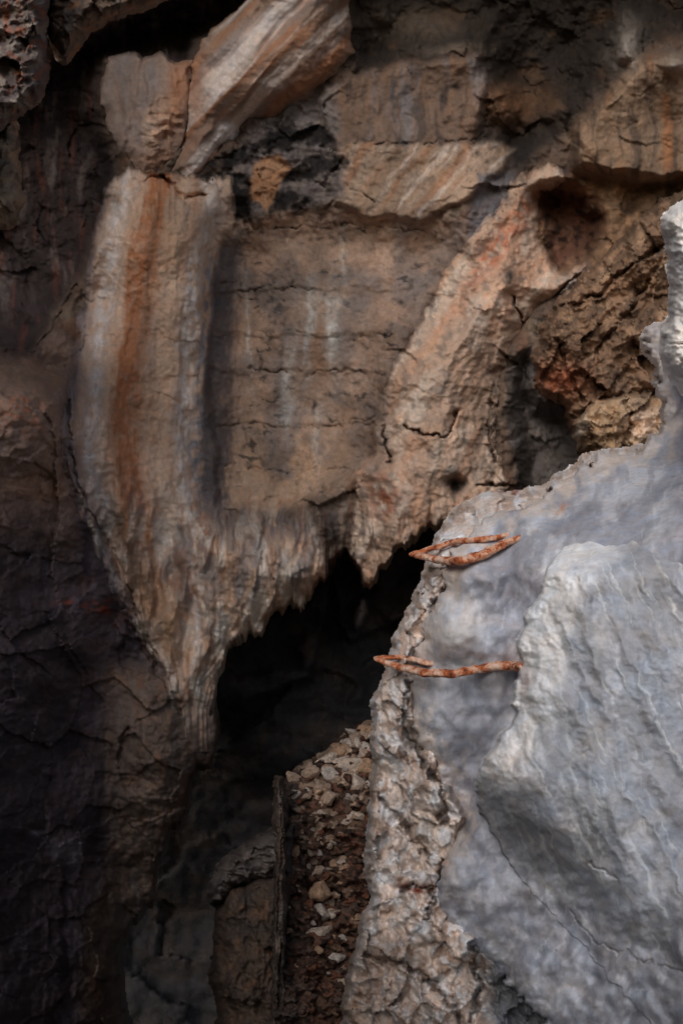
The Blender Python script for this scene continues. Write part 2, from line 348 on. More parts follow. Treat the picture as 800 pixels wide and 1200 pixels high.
    # black manganese above the panel, ochre island inside it
    bk = np.maximum.reduce([gauss(wu, wv, 275, 188, 40, 16, -.4), gauss(wu, wv, 330, 160, 32, 13, -.4), gauss(wu, wv, 372, 160, 24, 16), gauss(wu, wv, 350, 205, 36, 10, -.3),
                            gauss(wu, wv, 275, 240, 22, 36, .3), gauss(wu, wv, 340, 235, 26, 12), gauss(wu, wv, 378, 190, 34, 10)])
    C = mix(C, K(96, 88, 86), sdf([(300, 130), (400, 90), (410, 240), (300, 255), (240, 240)], wu, wv) / 12 * .9)
    C = mix(C, K(20, 18, 20), ss(.12, .75, bk + .55 * fine + .3 * bl) * .95); 
    oc = sdf([(288, 210), (305, 185), (330, 178), (342, 192), (330, 215), (322, 240), (312, 252), (304, 238), (290, 232)], wu, wv)
    C = mix(C, K(150, 108, 72), ss(-2, 5, oc) * .95)
    C = mix(C, K(84, 80, 84), ss(-4, 5, sdf([(560, 205), (604, 196), (590, 240), (556, 288), (545, 300), (548, 262), (556, 240)], wu, wv)))
    C = mix(C, K(28, 25, 25), gauss(wu, wv, 612, 178, 18, 34, .3)); C = mix(C, K(112, 78, 50), gauss(wu, wv, 600, 120, 34, 22) * .8)
    # upper right striped face
    t1 = ss(-6, 8, tr)
    C = mix(C, K(104, 84, 66), t1); C = mix(C, K(76, 62, 52), t1 * ss(0, .4, st)); C = mix(C, K(116, 78, 48), t1 * ss(.15, .5, st2))
    C = mix(C, K(120, 112, 106), np.maximum(gauss(wu, wv, 735, 55, 16, 26), gauss(wu, wv, 790, 75, 14, 12)) * .9)
    # brown rock right, pocket and hole
    br = sdf([(600, 215), (680, 205), (760, 215), (980, 200), (980, 640), (690, 560), (628, 440), (640, 380), (690, 310), (640, 330)], wu, wv)
    C = mix(C, K(98, 74, 52), ss(-4, 10, br)); C = mix(C, K(132, 100, 72), ss(0, 10, br) * ss(.1, .5, fbm(U / 28, V / 28, 5, 71)) * .8)
    C = mix(C, K(48, 36, 28), ss(0, 10, br) * ss(.1, .5, fbm(wu / 30, wv / 20, 5, 72)) * .7)
    C = mix(C, K(72, 42, 30), ss(-8, 14, pk) * .85); C = mix(C, K(26, 20, 18), ss(-4, 8, pk) * ss(0, .4, fine) * .8)
    C = mix(C, K(84, 78, 76), ss(-5, 4, hole)); C = mix(C, K(110, 104, 102), ss(0, 5, hole) * ss(.3, .6, fbm(U / 12, V / 22, 4, 73)) * .6)
    # left wall
    q = ss(-8, 14, pu)
    C = mix(C, K(64, 54, 60), q); C = mix(C, K(38, 32, 36), q * ss(-.1, .4, bl) * .7); C = mix(C, K(70, 50, 48), q * ss(.1, .5, fbm(U / 40, V / 24, 4, 74)) * .6)
    C = mix(C, K(124, 100, 86), q * ss(690, 540, wv) * ss(100, 80, wu) * .9); C = mix(C, K(74, 68, 74), q * gauss(wu, wv, 88, 500, 14, 60))
    C = mix(C, K(150, 84, 50), q * gauss(wu, wv, 28, 485, 22, 22) * ss(-.1, .4, fine)); C = mix(C, K(150, 112, 88), q * gauss(wu, wv, 40, 572, 34, 14) * .8)
    C = mix(C, K(104, 46, 28), q * np.maximum(gauss(wu, wv, 90, 706, 46, 4), gauss(wu, wv, 118, 715, 30, 7, .5)) * ss(-.2, .3, fine))
    C = mix(C, K(140, 140, 150), q * np.maximum(gauss(wu, wv, 46, 978, 8, 4), .35 * gauss(wu, wv, 80, 995, 18, 12)))
    C = mix(C, K(52, 46, 50), ss(80, 40, U) * ss(560, 700, V) * .5)
    lo = ss(760, 800, V) * ss(120, 150, wu + (1100 - V) * .05)
    C = mix(C, K(88, 73, 64), lo * .85); C = mix(C, K(96, 68, 50), lo * ss(0, .5, fbm(U / 20, V / 30, 4, 75)) * .6); C = mix(C, K(90, 82, 78), lo * ss(.1, .5, st) * .5)
    # drip lip
    C = mix(C, K(130, 106, 84), lip * ss(640, 560, V) * ss(440, 300, U) * .5)
    C = mix(C, K(150, 130, 112), lip * ss(.05, .45, st) * .8); C = mix(C, K(88, 82, 82), lip * ss(.1, .5, fbm(wu / 14, wv / 100, 4, 76)) * .8)
    C = mix(C, K(140, 66, 34), lip * ss(.3, .6, fbm(wu / 9, wv / 60, 4, 77)) * .7); C = mix(C, K(60, 54, 52), lip * gauss(wu, wv, 385, 610, 26, 40) * .9)
    return D, C, d > -8
def wall(U, V):
    D, C, k = wall_core(U, V)
    for fp, c0, c1 in ((COL, 8, 40), (LOBE, 4, 26), (LOB2, 4, 26), (ARCH, 8, 40), (BROWN, 4, 26)): D = D + (.5 if fp is not BROWN else .3) * ss(c0, c1, sdf(fp, U, V))
    return D, C, k
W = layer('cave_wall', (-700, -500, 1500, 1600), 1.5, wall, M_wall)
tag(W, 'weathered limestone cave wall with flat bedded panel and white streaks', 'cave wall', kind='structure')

# ---------------------------------------------------------------- formations on the wall
def plunge(D, d, r, bulge, deep, wdt=6): return D - bulge * np.sqrt(1 - (1 - np.clip(d / r, 0, 1)) ** 2) + deep * ss(0, -wdt, d)

cL = sheet([(190, 128), (215, 128), (300, 112), (400, 98), (500, 84), (560, 90), (600, 106), (700, 150), (760, 178), (800, 200)])
cR = sheet([(190, 262), (250, 260), (300, 248), (400, 234), (500, 230), (560, 230), (600, 234), (700, 246), (760, 238), (800, 226), (830, 222)])
def column(U, V):
    Dw, Cw, kw = wall_core(U, V)
    d = sdf(COL, U + 7 * fbm(U / 20, V / 40, 4, 81), V + 7 * fbm(U / 12, V / 60, 4, 82)); tw = (U - cL(V)) / (cR(V) - cL(V)); tw = tw + .07 * fbm(U / 30, V / 110, 4, 83)
    lo = ss(0, 1, np.clip((V - 540 - 40 * ss(.9, 1.2, tw)) / 90, 0, 1)); H = ss(0, 60, d); m = ss(2, 22, d)
    rel = .22 * H * ss(.0, .35, tw) * (1 - .9 * ss(.75, 1.15, tw) * (1 - lo)) * ss(900, 620, V) + .05 * ss(0, 10, d) * ss(.4, .0, tw)
    rel = rel + m * (.030 * (ridged(tw * 4, V / 360, 2, 84) - .5) + .004 * fbm(tw * 16, V / 140, 3, 85)) * (1 - .7 * ss(1.0, 1.2, tw) * (1 - lo))
    gu = U + 10 * fbm(U / 40, V / 60, 3, 95); rel = rel + m * lo * (.11 * (ridged(gu / 44 + V / 300, V / 150, 2, 87) - .3) + .022 * (ridged(gu / 26, V / 80, 2, 88) - .3) + .014 * fbm(U / 18, V / 20, 4, 96)) * ss(900, 760, V)
    D = Dw - .006 - rel * ss(0, 10, d) + .5 * ss(1, -6, d)
    st = fbm(tw * 14, V / 160, 5, 89); st2 = fbm(tw * 6, V / 260, 4, 90); fn = fbm(U / 8, V / 14, 4, 94)
    def band(c, r): return np.exp(-((tw - c) / r) ** 2)
    C = np.zeros(U.shape + (3,)) + K(162, 134, 112)
    C = mix(C, K(136, 122, 116), ss(0, .5, st) * .5)
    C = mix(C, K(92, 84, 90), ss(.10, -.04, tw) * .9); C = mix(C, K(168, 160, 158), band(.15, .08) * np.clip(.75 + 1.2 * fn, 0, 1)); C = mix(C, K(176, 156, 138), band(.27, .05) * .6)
    org = np.clip(np.exp(-np.abs((tw - .42 + .05 * st2) / .15) ** 2.2), 0, 1) * ss(720, 560, V) * (.85 + .5 * fn)
    C = mix(C, K(146, 92, 54), np.clip(org * 1.1 + .7 * st * org, 0, 1)); C = mix(C, K(112, 76, 52), band(.50, .045) * ss(540, 300, V) * np.clip(.6 + 1.5 * st2, 0, 1))
    C = mix(C, K(172, 142, 118), band(.68, .07) * .8); C = mix(C, K(158, 112, 78), band(.77, .03) * .6 * ss(.0, .3, st2 + .3)); C = mix(C, K(172, 164, 160), band(.89, .07) * np.clip(.7 + 1.2 * fn, 0, 1))
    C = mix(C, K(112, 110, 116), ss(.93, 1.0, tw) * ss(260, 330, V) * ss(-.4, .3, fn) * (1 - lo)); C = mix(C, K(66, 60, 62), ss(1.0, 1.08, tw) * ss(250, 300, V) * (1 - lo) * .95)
    C = mix(C, Cw, ss(1.16, 1.36, tw + .10 * fn) * (1 - ss(585, 640, V + 20 * st)))
    C = mix(C, K(178, 166, 156), lo * ss(-.1, .3, fbm(gu / 26, V / 80, 5, 91)) * .85); C = mix(C, K(134, 84, 58), lo * ss(-.1, .4, fbm(U / 9, V / 14, 4, 92)) * gauss(U, V, 236, 620, 16, 48))
    C = mix(C, K(104, 98, 98), lo * ss(.0, .4, fbm(gu / 22, V / 70, 5, 93)) * .75); C = mix(C, K(128, 86, 58), lo * ss(.2, .5, fbm(gu / 18, V / 50, 4, 97)) * .6)
    C = mix(C, K(128, 96, 64), np.clip(gauss(U, V, 168, 700, 16, 74, -.38) + gauss(U, V, 200, 740, 10, 34), 0, 1) * .8)
    C = mix(C, K(96, 72, 54), gauss(U, V, 160, 660, 6, 80, -.4) * .7)
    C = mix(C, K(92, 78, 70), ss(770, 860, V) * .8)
    C = mix(Cw, C, ss(0, 9, d + 3 * fn))
    return D, C, (d > -7) & kw
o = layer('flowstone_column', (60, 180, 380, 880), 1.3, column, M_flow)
tag(o, 'tall flowstone column streaked orange, white and grey, tapering to a point at its foot', 'flowstone')

def flow_dir(U, V): return (U * .72 + V * .69), (-U * .69 + V * .72)
def lobe(U, V):
    Dw, Cw, kw = wall_core(U, V)
    wu = U + 5 * fbm(U / 22, V / 22, 4, 101); wv = V + 5 * fbm(U / 22, V / 22, 4, 102)
    d = sdf(LOBE, wu, wv); a, b = flow_dir(U + 5 * fbm(U / 60, V / 60, 2, 109), V)
    D = d_base(U, V) - .02 - .26 * (1 - np.exp(-np.maximum(d, 0) / 26)) - .1 * ss(200, 60, V)
    D = D - .05 * ridged(a / 60, b / 400, 2, 103) - .010 * fbm(a / 14, b / 120, 4, 104) - .006 * fbm(U / 9, V / 9, 4, 105) + .7 * ss(1, -6, d)
    s = fbm(a / 18, b / 260, 5, 106); s2 = fbm(a / 40, b / 300, 4, 107)
    C = np.zeros(U.shape + (3,)) + K(120, 98, 84)
    C = mix(C, K(122, 112, 112), ss(-.05, .4, s2) * .7); C = mix(C, K(136, 90, 58), ss(.0, .35, s) * .85); C = mix(C, K(172, 162, 158), ss(.08, .4, fbm(a / 22, b / 300, 4, 108)) * .8)
    C = mix(C, K(136, 88, 54), np.clip(gauss(wu, wv, 345, 100, 60, 10, -.75) + gauss(wu, wv, 228, 100, 12, 60), 0, 1) * .7)
    C = mix(C, K(168, 164, 166), gauss(wu, wv, 262, 160, 10, 20, .4) * .9)
    return D, C, d > -7
def lobe2(U, V):
    wu = U + 4 * fbm(U / 18, V / 24, 4, 111); wv = V + 4 * fbm(U / 18, V / 24, 4, 112); d = sdf(LOB2, wu, wv)
    D = d_base(U, V) - .08 - .14 * (1 - np.exp(-np.maximum(d, 0) / 18)) + .06 * ss(170, 215, V)
    D = D - .06 * ridged(wu / 34, wv / 190, 2, 114) - .04 * ridged(wu / 26, wv / 13, 2, 115) * gauss(U, V, 190, 150, 26, 40) - .008 * fbm(U / 8, V / 9, 4, 116) + .5 * ss(1, -6, d)
    C = np.zeros(U.shape + (3,)) + K(110, 94, 86)
    C = mix(C, K(100, 92, 92), ss(0, .5, fbm(wu / 20, wv / 60, 4, 117)) * .8); C = mix(C, K(136, 88, 52), np.clip(gauss(wu, wv, 206, 118, 14, 60, .2) + .6 * gauss(wu, wv, 186, 190, 20, 14), 0, 1) * .9)
    C = mix(C, K(166, 134, 110), gauss(wu, wv, 184, 150, 16, 34, .3) * .7 * (1 + fbm(U / 8, V / 8, 3, 118)))
    return D, C, d > -7
tag(layer('flowstone_roll', (170, -90, 450, 230), 1.3, lobe, M_flow), 'rounded flowstone roll with diagonal cream and rust streaks under the cave ceiling', 'flowstone')
tag(layer('flowstone_lobe', (100, 45, 245, 235), 1.3, lobe2, M_flow), 'small grey brown flowstone lobe with scalloped top, directly above the tall orange column', 'flowstone')

AX = [(652, 190), (600, 300), (540, 400), (500, 480), (470, 560), (450, 660)]
def arch(U, V):
    wu = U + 6 * fbm(U / 26, V / 26, 4, 121); wv = V + 6 * fbm(U / 26, V / 26, 4, 122); jv = wv + 7 * fbm(U / 8, V / 70, 3, 123) * ss(560, 620, V)
    Dw, Cw, kw = wall_core(U, V); d = sdf(ARCH, wu, jv); cx = np.interp(V, [190, 300, 400, 480, 560, 660], [640, 600, 540, 500, 475, 455]).astype(np.float32)
    a = (wu - cx) * .86; b = V * 1.15
    left = ss(20, -10, wu - cx)
    D = Dw - .006 - .26 * ss(0, 75, d) - (.06 * ridged(a / 60, b / 420, 2, 124) + .012 * fbm(a / 18, b / 110, 5, 125) + .010 * fbm(U / 9, V / 9, 5, 126)) * ss(0, 20, d)
    rgh = ss(560, 590, wu + (wv - 420) * .05) * ss(400, 450, V)
    fa, ed = facets(wu / 16, wv / 20, 127); D = D + .05 * rgh * fa
    D = D + .5 * ss(585, 640, wu) * ss(330, 400, V)
    b2 = lines(U, V, [[(472, 500), (500, 508), (520, 514), (528, 500), (536, 480)], [(600, 345), (615, 385), (610, 400)], [(600, 420), (604, 470), (596, 520), (606, 560), (602, 580)], [(575, 470), (574, 500), (578, 540)],
                      [(560, 570), (585, 566), (604, 572)], [(448, 500), (455, 540)], [(640, 372), (655, 340), (690, 312)]], 1.7, 5)
    D = D + .09 * b2 + .3 * gauss(wu, wv, 534, 568, 9, 10)
    D = D + .7 * ss(1, -6, d)
    s = fbm(a / 20, b / 150, 5, 128); fine = fbm(U / 10, V / 12, 5, 129)
    C = np.zeros(U.shape + (3,)) + K(138, 114, 97)
    C = mix(C, K(158, 142, 128), ss(-.1, .4, fbm(a / 34, b / 110, 5, 130)) * .8); C = mix(C, K(158, 116, 88), ss(.0, .45, s) * .5)
    C = mix(C, K(134, 82, 56), np.clip(gauss(wu, wv, 600, 265, 14, 62, .62) + gauss(wu, wv, 450, 582, 22, 26) + .7 * gauss(wu, wv, 560, 320, 8, 60, .6) + gauss(wu, wv, 672, 300, 26, 16), 0, 1) * ss(-.5, .2, fine))
    C = mix(C, K(92, 84, 78), ss(.15, .5, fbm(U / 16, V / 16, 5, 131)) * .6); C = mix(C, K(84, 64, 52), rgh * ss(-.1, .35, fine) * .8)
    C = mix(C, K(96, 92, 94), ss(-2, 6, sdf([(700, 300), (665, 352), (640, 372), (612, 405), (598, 440), (604, 560), (590, 540), (580, 480), (584, 440), (600, 415), (622, 392), (650, 345), (680, 312)], wu, wv)) * .9)
    C = mix(C, K(180, 172, 168), gauss(wu, wv, 648, 362, 5, 26, .8) * .7)
    C = mix(C, K(104, 92, 88), ss(462, 440, wu) * ss(560, 500, V) * ss(400, 440, V) * .8)
    C = mix(C, K(40, 34, 32), b2 * .8)
    C = mix(C, K(60, 56, 56), gauss(wu, wv, 594, 322, 6, 8) + gauss(wu, wv, 534, 568, 10, 11))
    C = mix(Cw, C, ss(-1, 8, d + 4 * fine))
    return D, C, (d > -7) & kw
tag(layer('flowstone_arch', (395, 170, 720, 700), 1.3, arch, M_flow), 'broad cream and orange flowstone arch sweeping down diagonally to the dark recess', 'flowstone')

def brown(U, V):
    wu = U + 6 * fbm(U / 22, V / 22, 4, 141); wv = V + 6 * fbm(U / 22, V / 22, 4, 142); d = sdf(BROWN, wu, wv)
    a, b = wu * .75 + wv * .66, -wu * .66 + wv * .75
    D = 5.5 + .1 * fbm(U / 60, V / 60, 3, 143)
    fa, ed = facets(a / 40, b / 60, 144, 1.2); fb, e2 = facets(wu / 20, wv / 18, 145)
    D = D + .12 * fa + .025 * fb - .09 * ridged(a / 44, b / 110, 2, 146) + .03 * fbm(U / 8, V / 8, 5, 147)
    lowblk = sdf([(672, 500), (690, 472), (740, 462), (790, 455), (900, 450), (900, 600), (690, 560), (676, 520)], wu, wv)
    D = D - .25 * np.sqrt(np.clip(lowblk / 26, 0, 1))
    D = D + .08 * lines(U, V, [[(672, 488), (700, 470), (740, 462), (772, 458)], [(734, 468), (738, 500), (728, 532)], [(650, 395), (668, 440), (682, 470)], [(690, 440), (705, 400), (735, 370), (760, 330)], [(655, 360), (700, 345), (740, 310), (775, 290)]], 3.0, 5)
    D = plunge(D, d, 34, .22, 1.2, 6)
    C = np.zeros(U.shape + (3,)) + K(98, 74, 54)
    C = mix(C, K(70, 52, 38), ss(-.1, .4, fbm(a / 18, b / 40, 5, 148)) * .8); C = mix(C, K(126, 98, 72), ss(.1, .5, fbm(U / 20, V / 20, 5, 149)) * .7)
    C = mix(C, K(128, 66, 34), gauss(wu, wv, 655, 445, 30, 20) * .9); C = mix(C, K(144, 116, 84), ss(0, 8, lowblk) * .7); C = mix(C, K(170, 146, 126), gauss(wu, wv, 754, 500, 20, 26) * .8)
    C = mix(C, K(180, 164, 146), gauss(wu, wv, 676, 512, 6, 22, .4) * .9); C = mix(C, K(40, 30, 24), ss(.25, .5, fbm(wu / 9, wv / 9, 4, 150)) * .6)
    return D, C, d > -7
tag(layer('brown_boulder', (610, 190, 1400, 600), 1.3, brown, M_brown), 'rugged ochre brown rock mass wedged above the grey ledge beside the dark opening', 'boulder')

# ---------------------------------------------------------------- near overhanging rocks, upper left
def hang(poly, D0, tone, seed, tilt=(0, 0), mat=None):
    def f(U, V):
        wu = U + 4 * fbm(U / 16, V / 16, 4, seed); wv = V + 4 * fbm(U / 16, V / 16, 4, seed + 1); d = sdf(poly, wu, wv)
        D = D0 + tilt[0] * (U - 60) + tilt[1] * (V - 60)
        fa, ed = facets(wu / 24, wv / 24, seed + 2); D = D + .05 * fa - .045 * ridged(wu / 44, wv / 34, 3, seed + 3) + .015 * fbm(U / 8, V / 8, 5, seed + 4)
        D = plunge(D, d, 22, .22, .8, 6)
        C = np.zeros(U.shape + (3,)) + tone[0]
        C = mix(C, tone[1], ss(-.1, .4, fbm(U / 18, V / 22, 5, seed + 5))); C = mix(C, tone[2], ss(.1, .5, fbm(U / 14, V / 14, 5, seed + 6)) * .8)
        return D, C, d > -7
    return f
r1 = layer('overhanging_rock', (40, -90, 240, 90), 1.3, hang([(52, -80), (230, -80), (205, -10), (165, 8), (128, 20), (104, 34), (94, 46), (84, 60), (76, 70), (68, 60), (58, 44), (56, 24), (50, 0)], 4.6, (K(98, 82, 70), K(78, 70, 66), K(120, 84, 54)), 161), M_brown)
tag(r1, 'thin brown pointed slab hanging from the ceiling in the top left corner', 'rock')
r2 = layer('overhanging_rock', (-120, -90, 75, 165), 1.3, hang([(-110, -80), (52, -80), (54, 10), (52, 40), (50, 62), (54, 90), (46, 112), (30, 124), (14, 138), (0, 152), (-110, 190)], 3.9, (K(72, 62, 60), K(104, 94, 86), K(110, 62, 42)), 171), M_brown)
tag(r2, 'large dark grey and rust knobbly rock filling the top left corner', 'rock')
r3 = layer('overhanging_rock', (-120, 120, 45, 285), 1.3, hang([(-110, 170), (0, 154), (14, 140), (18, 165), (16, 200), (24, 235), (18, 254), (6, 264), (-8, 262), (-110, 270)], 4.3, (K(122, 104, 84), K(96, 84, 72), K(70, 58, 48)), 181), M_brown)
tag(r3, 'tan tongue of rock at the left edge, beneath the dark knobbly corner rock', 'rock')

# ---------------------------------------------------------------- rock pillar in front
PG = 1.48
def KP(r, g, b): return K(r, g, b, PG) * np.array([.97, 1.0, 1.05])
pillar = empty('rock_pillar', ray(600, 1180, 2.7))
tag(pillar, 'big pale rock pillar, rough brown along its left edge and smooth blue grey on its face, carrying two rusty rungs', 'rock pillar')
RIM = [(3000, 540), (800, 520), (722, 530), (694, 536), (668, 552), (648, 566), (612, 580), (570, 584), (546, 590), (530, 606), (518, 624), (506, 650), (498, 682), (490, 704), (476, 730), (462, 758), (452, 792), (442, 826), (438, 860), (441, 900),
       (434, 950), (432, 1000), (436, 1050), (428, 1085), (416, 1120), (408, 1160), (404, 1200), (400, 3000), (3000, 3000)]
SMOOTH = [(3000, 330), (780, 375), (762, 388), (758, 400), (766, 424), (774, 455), (778, 490), (776, 512), (740, 530), (706, 536), (682, 546), (660, 566), (640, 580), (612, 596), (575, 604), (548, 625), (524, 655), (518, 690), (502, 722), (486, 760),
          (478, 800), (476, 836), (492, 866), (506, 890), (520, 925), (536, 955), (530, 990), (508, 1035), (516, 1066), (546, 1096), (576, 1130), (612, 1170), (640, 1200), (790, 3000), (3000, 3000)]
def d_rim(U, V, wu, wv):
    edge = np.interp(V, [520, 620, 700, 800, 900, 1000, 1100, 1200, 1400], [700, 518, 492, 450, 440, 433, 425, 404, 400]).astype(np.float32)
    D = 2.93 + .3 * ss(0, 20, sdf(SMOOTH, wu, wv)) - .0013 * np.clip(U - edge, 0, 300) + .75 * ss(660, 520, V)
    fa, ed = facets(wu / 30 + wv / 160, wv / 44, 201, 1.2); fb, e2 = facets(wu / 12, wv / 14, 202, 1.1)
    rg = ridged(wu / 26, wv / 40, 5, 203)
    D = D + .07 * fa + .02 * fb - .022 * rg + .008 * fbm(U / 9, V / 9, 5, 204)
    cr = lines(U, V, [[(486, 880), (500, 900), (520, 930), (518, 960)], [(440, 930), (470, 960), (500, 1000)], [(468, 1040), (505, 1040)], [(500, 1080), (508, 1040), (520, 1010)], [(500, 1150), (530, 1180), (545, 1200)],
                      [(430, 1120), (470, 1130), (510, 1150)], [(555, 1110), (560, 1160), (552, 1200)], [(478, 800), (470, 850), (492, 880)], [(500, 720), (520, 690)]], 3.4, 7, 9)
    return D + .035 * cr + .07 * gauss(wu, wv, 485, 862, 12, 24, -.3) + .05 * gauss(wu, wv, 478, 985, 26, 12, .7) + .12 * gauss(wu, wv, 600, 1180, 40, 60, -.6), cr, rg
def rim(U, V):
    wu = U + 6 * fbm(U / 26, V / 26, 5, 205); wv = V + 6 * fbm(U / 26, V / 26, 5, 206)
    D, cr, rg = d_rim(U, V, wu, wv); d = sdf(RIM, wu, wv)
    D = plunge(D, d, 30, .09, 1.3, 6)
    f = fbm(U / 8, V / 8, 5, 207)
    C = np.zeros(U.shape + (3,)) + KP(190, 172, 158)
    C = mix(C, KP(148, 120, 100), ss(-.05, .4, fbm(U / 24, V / 30, 5, 208)) * .75); C = mix(C, KP(232, 222, 216), ss(-.05, .3, fbm(wu / 12, wv / 20, 5, 209)) * .75)
    C = mix(C, KP(128, 112, 100), ss(.1, .5, fbm(wu / 14, wv / 26, 5, 210)) * .5)
    C = mix(C, KP(118, 46, 24), np.clip(gauss(wu, wv, 486, 1042, 22, 5) + gauss(wu, wv, 440, 1150, 6, 50) * .5 + gauss(wu, wv, 520, 700, 5, 14) + gauss(wu, wv, 600, 577, 18, 3), 0, 1) * ss(-.3, .3, f))
    C = mix(C, KP(60, 46, 40), cr * .7)
    C = mix(C, KP(122, 100, 82), ss(1080, 1120, V) * ss(520, 470, U) * .6)
    C = mix(C, KP(96, 98, 102), ss(-5, 25, sdf([(556, 1095), (700, 1180), (760, 1395), (560, 1395), (560, 1150)], wu, wv)))
    return D, C, d > -7
layer('rough_flank', (385, 500, 1500, 1500), 1.3, rim, M_pale, pillar)
def d_face(U, V, wu, wv, d):
    D = 2.86 - .0020 * np.clip(U - 480, 0, 330) + .85 * ss(660, 490, V) - .03 * ss(1000, 1200, V)
    # hollows and swells of the water worn face
    D = D - .10 * gauss(U, V, 530, 740, 34, 44) - .06 * gauss(U, V, 505, 830, 26, 40) - .07 * gauss(U, V, 562, 680, 26, 20) + .10 * gauss(U, V, 596, 850, 20, 80, .25) + .05 * gauss(U, V, 585, 640, 30, 26)
    D = D + .12 * gauss(U, V, 545, 925, 26, 60, .2) - .08 * gauss(U, V, 540, 1030, 40, 60, -.5) + .05 * gauss(U, V, 600, 720, 16, 60)
    a, b = U * .86 + V * .5, -U * .5 + V * .86
    D = D + .04 * fbm(U / 50, V / 60, 3, 221) + .004 * fbm(a / 18, b / 80, 3, 222) - .0012 * fbm(U / 6, V / 7, 4, 223)
    return plunge(D, d, 34, .05, .9, 7)
def face(U, V):
    wu = U + 9 * fbm(U / 20, V / 20, 5, 224); wv = V + 9 * fbm(U / 20, V / 20, 5, 225); d = sdf(SMOOTH, wu, wv)
    D = d_face(U, V, wu, wv, d)
    a, b = wu * .86 + wv * .5, -wu * .5 + wv * .86
    C = np.zeros(U.shape + (3,)) + KP(138, 140, 149)
    C = mix(C, KP(172, 174, 180), ss(-.05, .4, fbm(a / 30, b / 80, 5, 226)) * .7); C = mix(C, KP(118, 118, 128), ss(.05, .45, fbm(U / 50, V / 60, 5, 227)) * .7)
    C = mix(C, KP(190, 186, 182), np.clip(gauss(wu, wv, 535, 735, 30, 40) + .6 * gauss(wu, wv, 515, 760, 18, 30), 0, 1) * .6)
    C = mix(C, KP(168, 150, 134), np.clip(gauss(wu, wv, 700, 700, 1, 1) + gauss(wu, wv, 545, 668, 10, 10) + .8 * gauss(wu, wv, 525, 1010, 10, 30), 0, 1) * .6)
    C = mix(C, KP(196, 198, 206), ss(.3, .6, fbm(a / 9, b / 60, 5, 228)) * .3); C = mix(C, KP(170, 110, 70), np.clip(gauss(wu, wv, 523, 1012, 4, 3) + gauss(wu, wv, 658, 597, 6, 3), 0, 1))
    C = mix(C, KP(186, 172, 160), ss(30, 0, d + 26 * fbm(U / 16, V / 22, 5, 229)) * ss(1060, 960, V) * .8)
    return D, C, d > -7
layer('smooth_face', (450, 320, 1500, 1500), 1.3, face, M_smooth, pillar)
RIDGE = [(3000, 560), (800, 572), (765, 566), (742, 578), (722, 590), (694, 612), (672, 634), (652, 652), (640, 676), (630, 702), (616, 724), (610, 752), (612, 782), (604, 812), (606, 840), (590, 864), (572, 890), (560, 910), (562, 940), (576, 975),
         (596, 1010), (626, 1050), (664, 1090), (700, 1130), (760, 1200), (840, 3000), (3000, 3000)]
